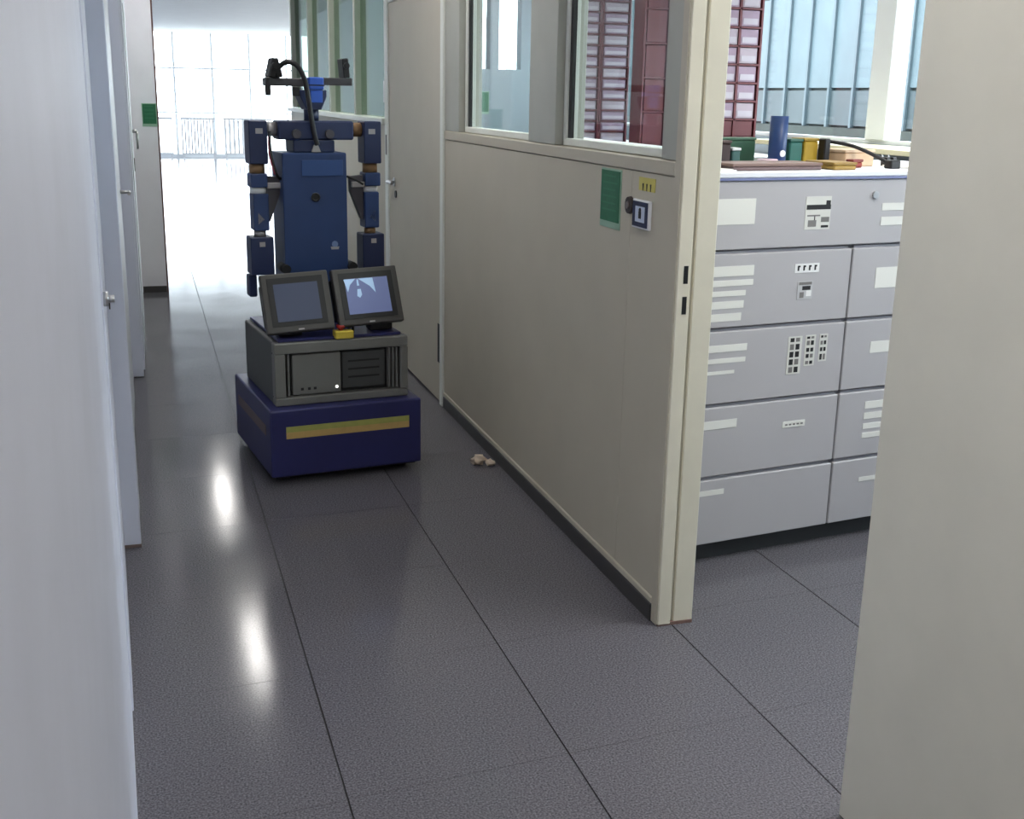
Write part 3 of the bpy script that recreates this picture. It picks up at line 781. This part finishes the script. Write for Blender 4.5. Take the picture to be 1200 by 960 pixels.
# shoulder beam
bx('shoulder_beam', DBLUE, rob, -0.165, 0.165, 0.03, 0.14, 1.405, 1.484, 0.006)
for x in (-0.09, 0.055):
    MB().cyl((x, 0.03, 1.43), (x, 0.012, 1.43), 0.019, seg=18).build('beam_boss', LINKG, rob)
for s in (-1, 1):
    MB().cyl((s * 0.1655, 0.085, 1.447), (s * 0.211, 0.085, 1.447), 0.03, seg=20).build('shoulder_joint', SILV if s < 0 else COPPER, rob)
    # arm
    xa, xb = (0.212, 0.29)
    def ab(name, m_, x0, x1, y0, y1, z0, z1, bev=0.004, par=rob):
        X0, X1 = sorted((s * x0, s * x1))
        return bx(name, m_, par, X0, X1, y0, y1, z0, z1, bev)
    ua = ab('upper_arm', DBLUE, xa, xb, 0.03, 0.13, 1.304, 1.484)
    ab('arm_badge', SILV, 0.232, 0.262, 0.0285, 0.03, 1.43, 1.452, 0.0, ua)
    MB().cyl((s * 0.251, 0.08, 1.264), (s * 0.251, 0.08, 1.3035), 0.033, seg=20).build('elbow_joint', COPPER, rob)
    ab('elbow_block', BLUE, 0.217, 0.287, 0.035, 0.125, 1.206, 1.2635)
    MB().cyl((s * 0.25, 0.08, 1.18), (s * 0.25, 0.08, 1.2055), 0.034, seg=20).build('forearm_ring', WHITEP, rob)
    fa = ab('forearm', BLUE, 0.214, 0.28, 0.038, 0.122, 1.022, 1.1795)
    MB().prism([(s * 0.235, 1.07), (s * 0.262, 1.05), (s * 0.262, 1.1)], -0.0015, 0.0, mtx=Matrix.Translation((0, 0.038, 0)) @ Matrix.Rotation(PI / 2, 4, 'X')).build('forearm_badge', SILV, fa)
    MB().cyl((s * 0.248, 0.08, 0.996), (s * 0.248, 0.08, 1.0215), 0.026, seg=20).build('wrist_joint', COPPER if s > 0 else SILV, rob)
    hd = ab('wrist_block', DBLUE, 0.2, 0.3, 0.03, 0.13, 0.832, 0.9955)
    ab('wrist_badge', SILV, 0.238, 0.262, 0.0285, 0.03, 0.955, 0.975, 0.0, hd)
    for q, (u0, u1) in enumerate(((0.275, 0.31), (0.19, 0.225))):
        ab('gripper_finger', DBLUE, u0, u1, 0.05, 0.11, 0.735, 0.831, 0.005)
    # inner link wedge
    poly = [(s * 0.213, 1.252), (s * 0.155, 1.246), (s * 0.158, 1.18), (s * 0.205, 1.06), (s * 0.213, 1.06)]
    MB().prism(poly, -0.1, -0.06, mtx=Matrix.Rotation(PI / 2, 4, 'X')).build('elbow_link', LINKG, rob)
    ab('link_axle', SILV, 0.157, 0.2165, 0.045, 0.0595, 1.2, 1.225, 0.002)
MB().tube([(-0.205, 0.02, 1.44), (-0.207, 0.01, 1.37), (-0.195, 0.01, 1.3), (-0.175, 0.02, 1.25), (-0.15, 0.04, 1.245)], 0.0065, 8).build('arm_cable', BLACK, rob)
MB().tube([(-0.211, 0.015, 1.42), (-0.214, 0.006, 1.36), (-0.203, 0.005, 1.3), (-0.19, 0.012, 1.262)], 0.0028, 6).build('red_wire', mat('red wire', srgb(150, 40, 60), 0.5), rob)
MB().tube([(0.13, 0.03, 1.25), (0.165, 0.01, 1.235), (0.2, 0.02, 1.215)], 0.005, 8).build('arm_cable', BLACK, rob)
# neck and head
MB().cyl((-0.008, 0.08, 1.484), (-0.008, 0.08, 1.53), 0.032, 0.032, seg=20).build('neck', DBLUE, rob)
MB().prism([(-0.04, 1.5305), (0.026, 1.5305), (0.05, 1.585), (0.05, 1.612), (-0.066, 1.612), (-0.066, 1.585)], -0.125, -0.035, mtx=Matrix.Rotation(PI / 2, 4, 'X'), bev=0.003).build('head_cradle', DBLUE, rob)
hb = MB().box(-0.03, 0.036, 0.022, 0.12, 1.6125, 1.664, 0.006, 2).build('head_housing', LBLUE, rob)
bx('head_band', NAVY, hb, -0.031, 0.037, 0.0205, 0.022, 1.628, 1.634)
bx('head_front', LBLUE, hb, -0.022, 0.03, 0.026, 0.0345, 1.56, 1.61, 0.002)
MB().box(-0.21, -0.031, 0.05, 0.1, 1.625, 1.658, 0.003).box(0.037, 0.17, 0.05, 0.1, 1.632, 1.664, 0.003).build('camera_bar', mat('bar grey', srgb(70, 68, 72), 0.45), rob)
for x, tl_ in ((0.14, -5), (-0.185, 14), (-0.15, -14)):
    c = MB().box(-0.014, 0.014, -0.04, 0.04, 0.0, 0.08, 0.004).build('camera_unit', BLACK, rob)
    c.matrix_local = Matrix.Translation((x, 0.07, 1.6645 if x > 0 else 1.6585)) @ Matrix.Rotation(math.radians(tl_), 4, 'Y')
    MB().cyl((0, -0.04, 0.05), (0, -0.058, 0.05), 0.012, seg=14).build('lens', DARKIN, c)
MB().box(-0.212, -0.19, 0.03, 0.05, 1.585, 1.66, 0.003).build('bar_clamp', BLACK, rob)
MB().box(-0.095, -0.065, 0.04, 0.05, 1.585, 1.624, 0.003).build('bar_clamp', BLACK, rob)
MB().tube([(-0.155, 0.03, 1.70), (-0.125, 0.015, 1.722), (-0.085, 0.005, 1.71), (-0.055, 0.005, 1.66), (-0.04, 0.005, 1.59), (-0.03, -0.002, 1.5), (-0.018, 0.0, 1.43), (-0.005, 0.004, 1.385)], 0.011, 10).build('head_cable', BLACK, rob)

# ------------------------------------------------------------------ outdoors
struct(bx('ground', mat('pale paving', srgb(190, 190, 186), 0.8, var=0.05, scale=2), None, -60, 90, -40, 110, -0.5, -0.35), 'pale paved ground outside the windows')
bl = thing('office_building', 'blue glazed office building outside the workroom window', 'building', (14, 20, -0.35), 0)
bx('wall', mat('dark concrete', srgb(60, 66, 64), 0.8, var=0.1, scale=3), bl, 0.12, 5, -14, 16, 0, 7.5)
bx('plinth_wall', mat('dark plinth concrete', srgb(44, 50, 46), 0.8, var=0.15, scale=4), bl, 0, 0.12, -14, 16, 0, 1.45)
GA = mat('facade glass pale', srgb(78, 94, 100), 0.5, var=0.1, scale=1.5)
GB = mat('facade glass grey', srgb(48, 60, 64), 0.5, var=0.12, scale=1.5)
i = 0
y = -14.0
while y < 15.9:
    w = 0.9
    w1 = bx('window', GB, bl, 0.03, 0.12, y + 0.04, y + w - 0.04, 1.5, 2.2)
    w2 = bx('window', GA, bl, 0.03, 0.12, y + 0.04, y + w - 0.04, 2.26, 4.2)
    w3 = bx('window', GB, bl, 0.03, 0.12, y + 0.04, y + w - 0.04, 4.5, 7.0)
    bx('mullion', mat('facade mullion', srgb(70, 84, 90), 0.5), bl, -0.02, 0.12, y - 0.035, y + 0.035, 1.455, 7.3)
    y += w
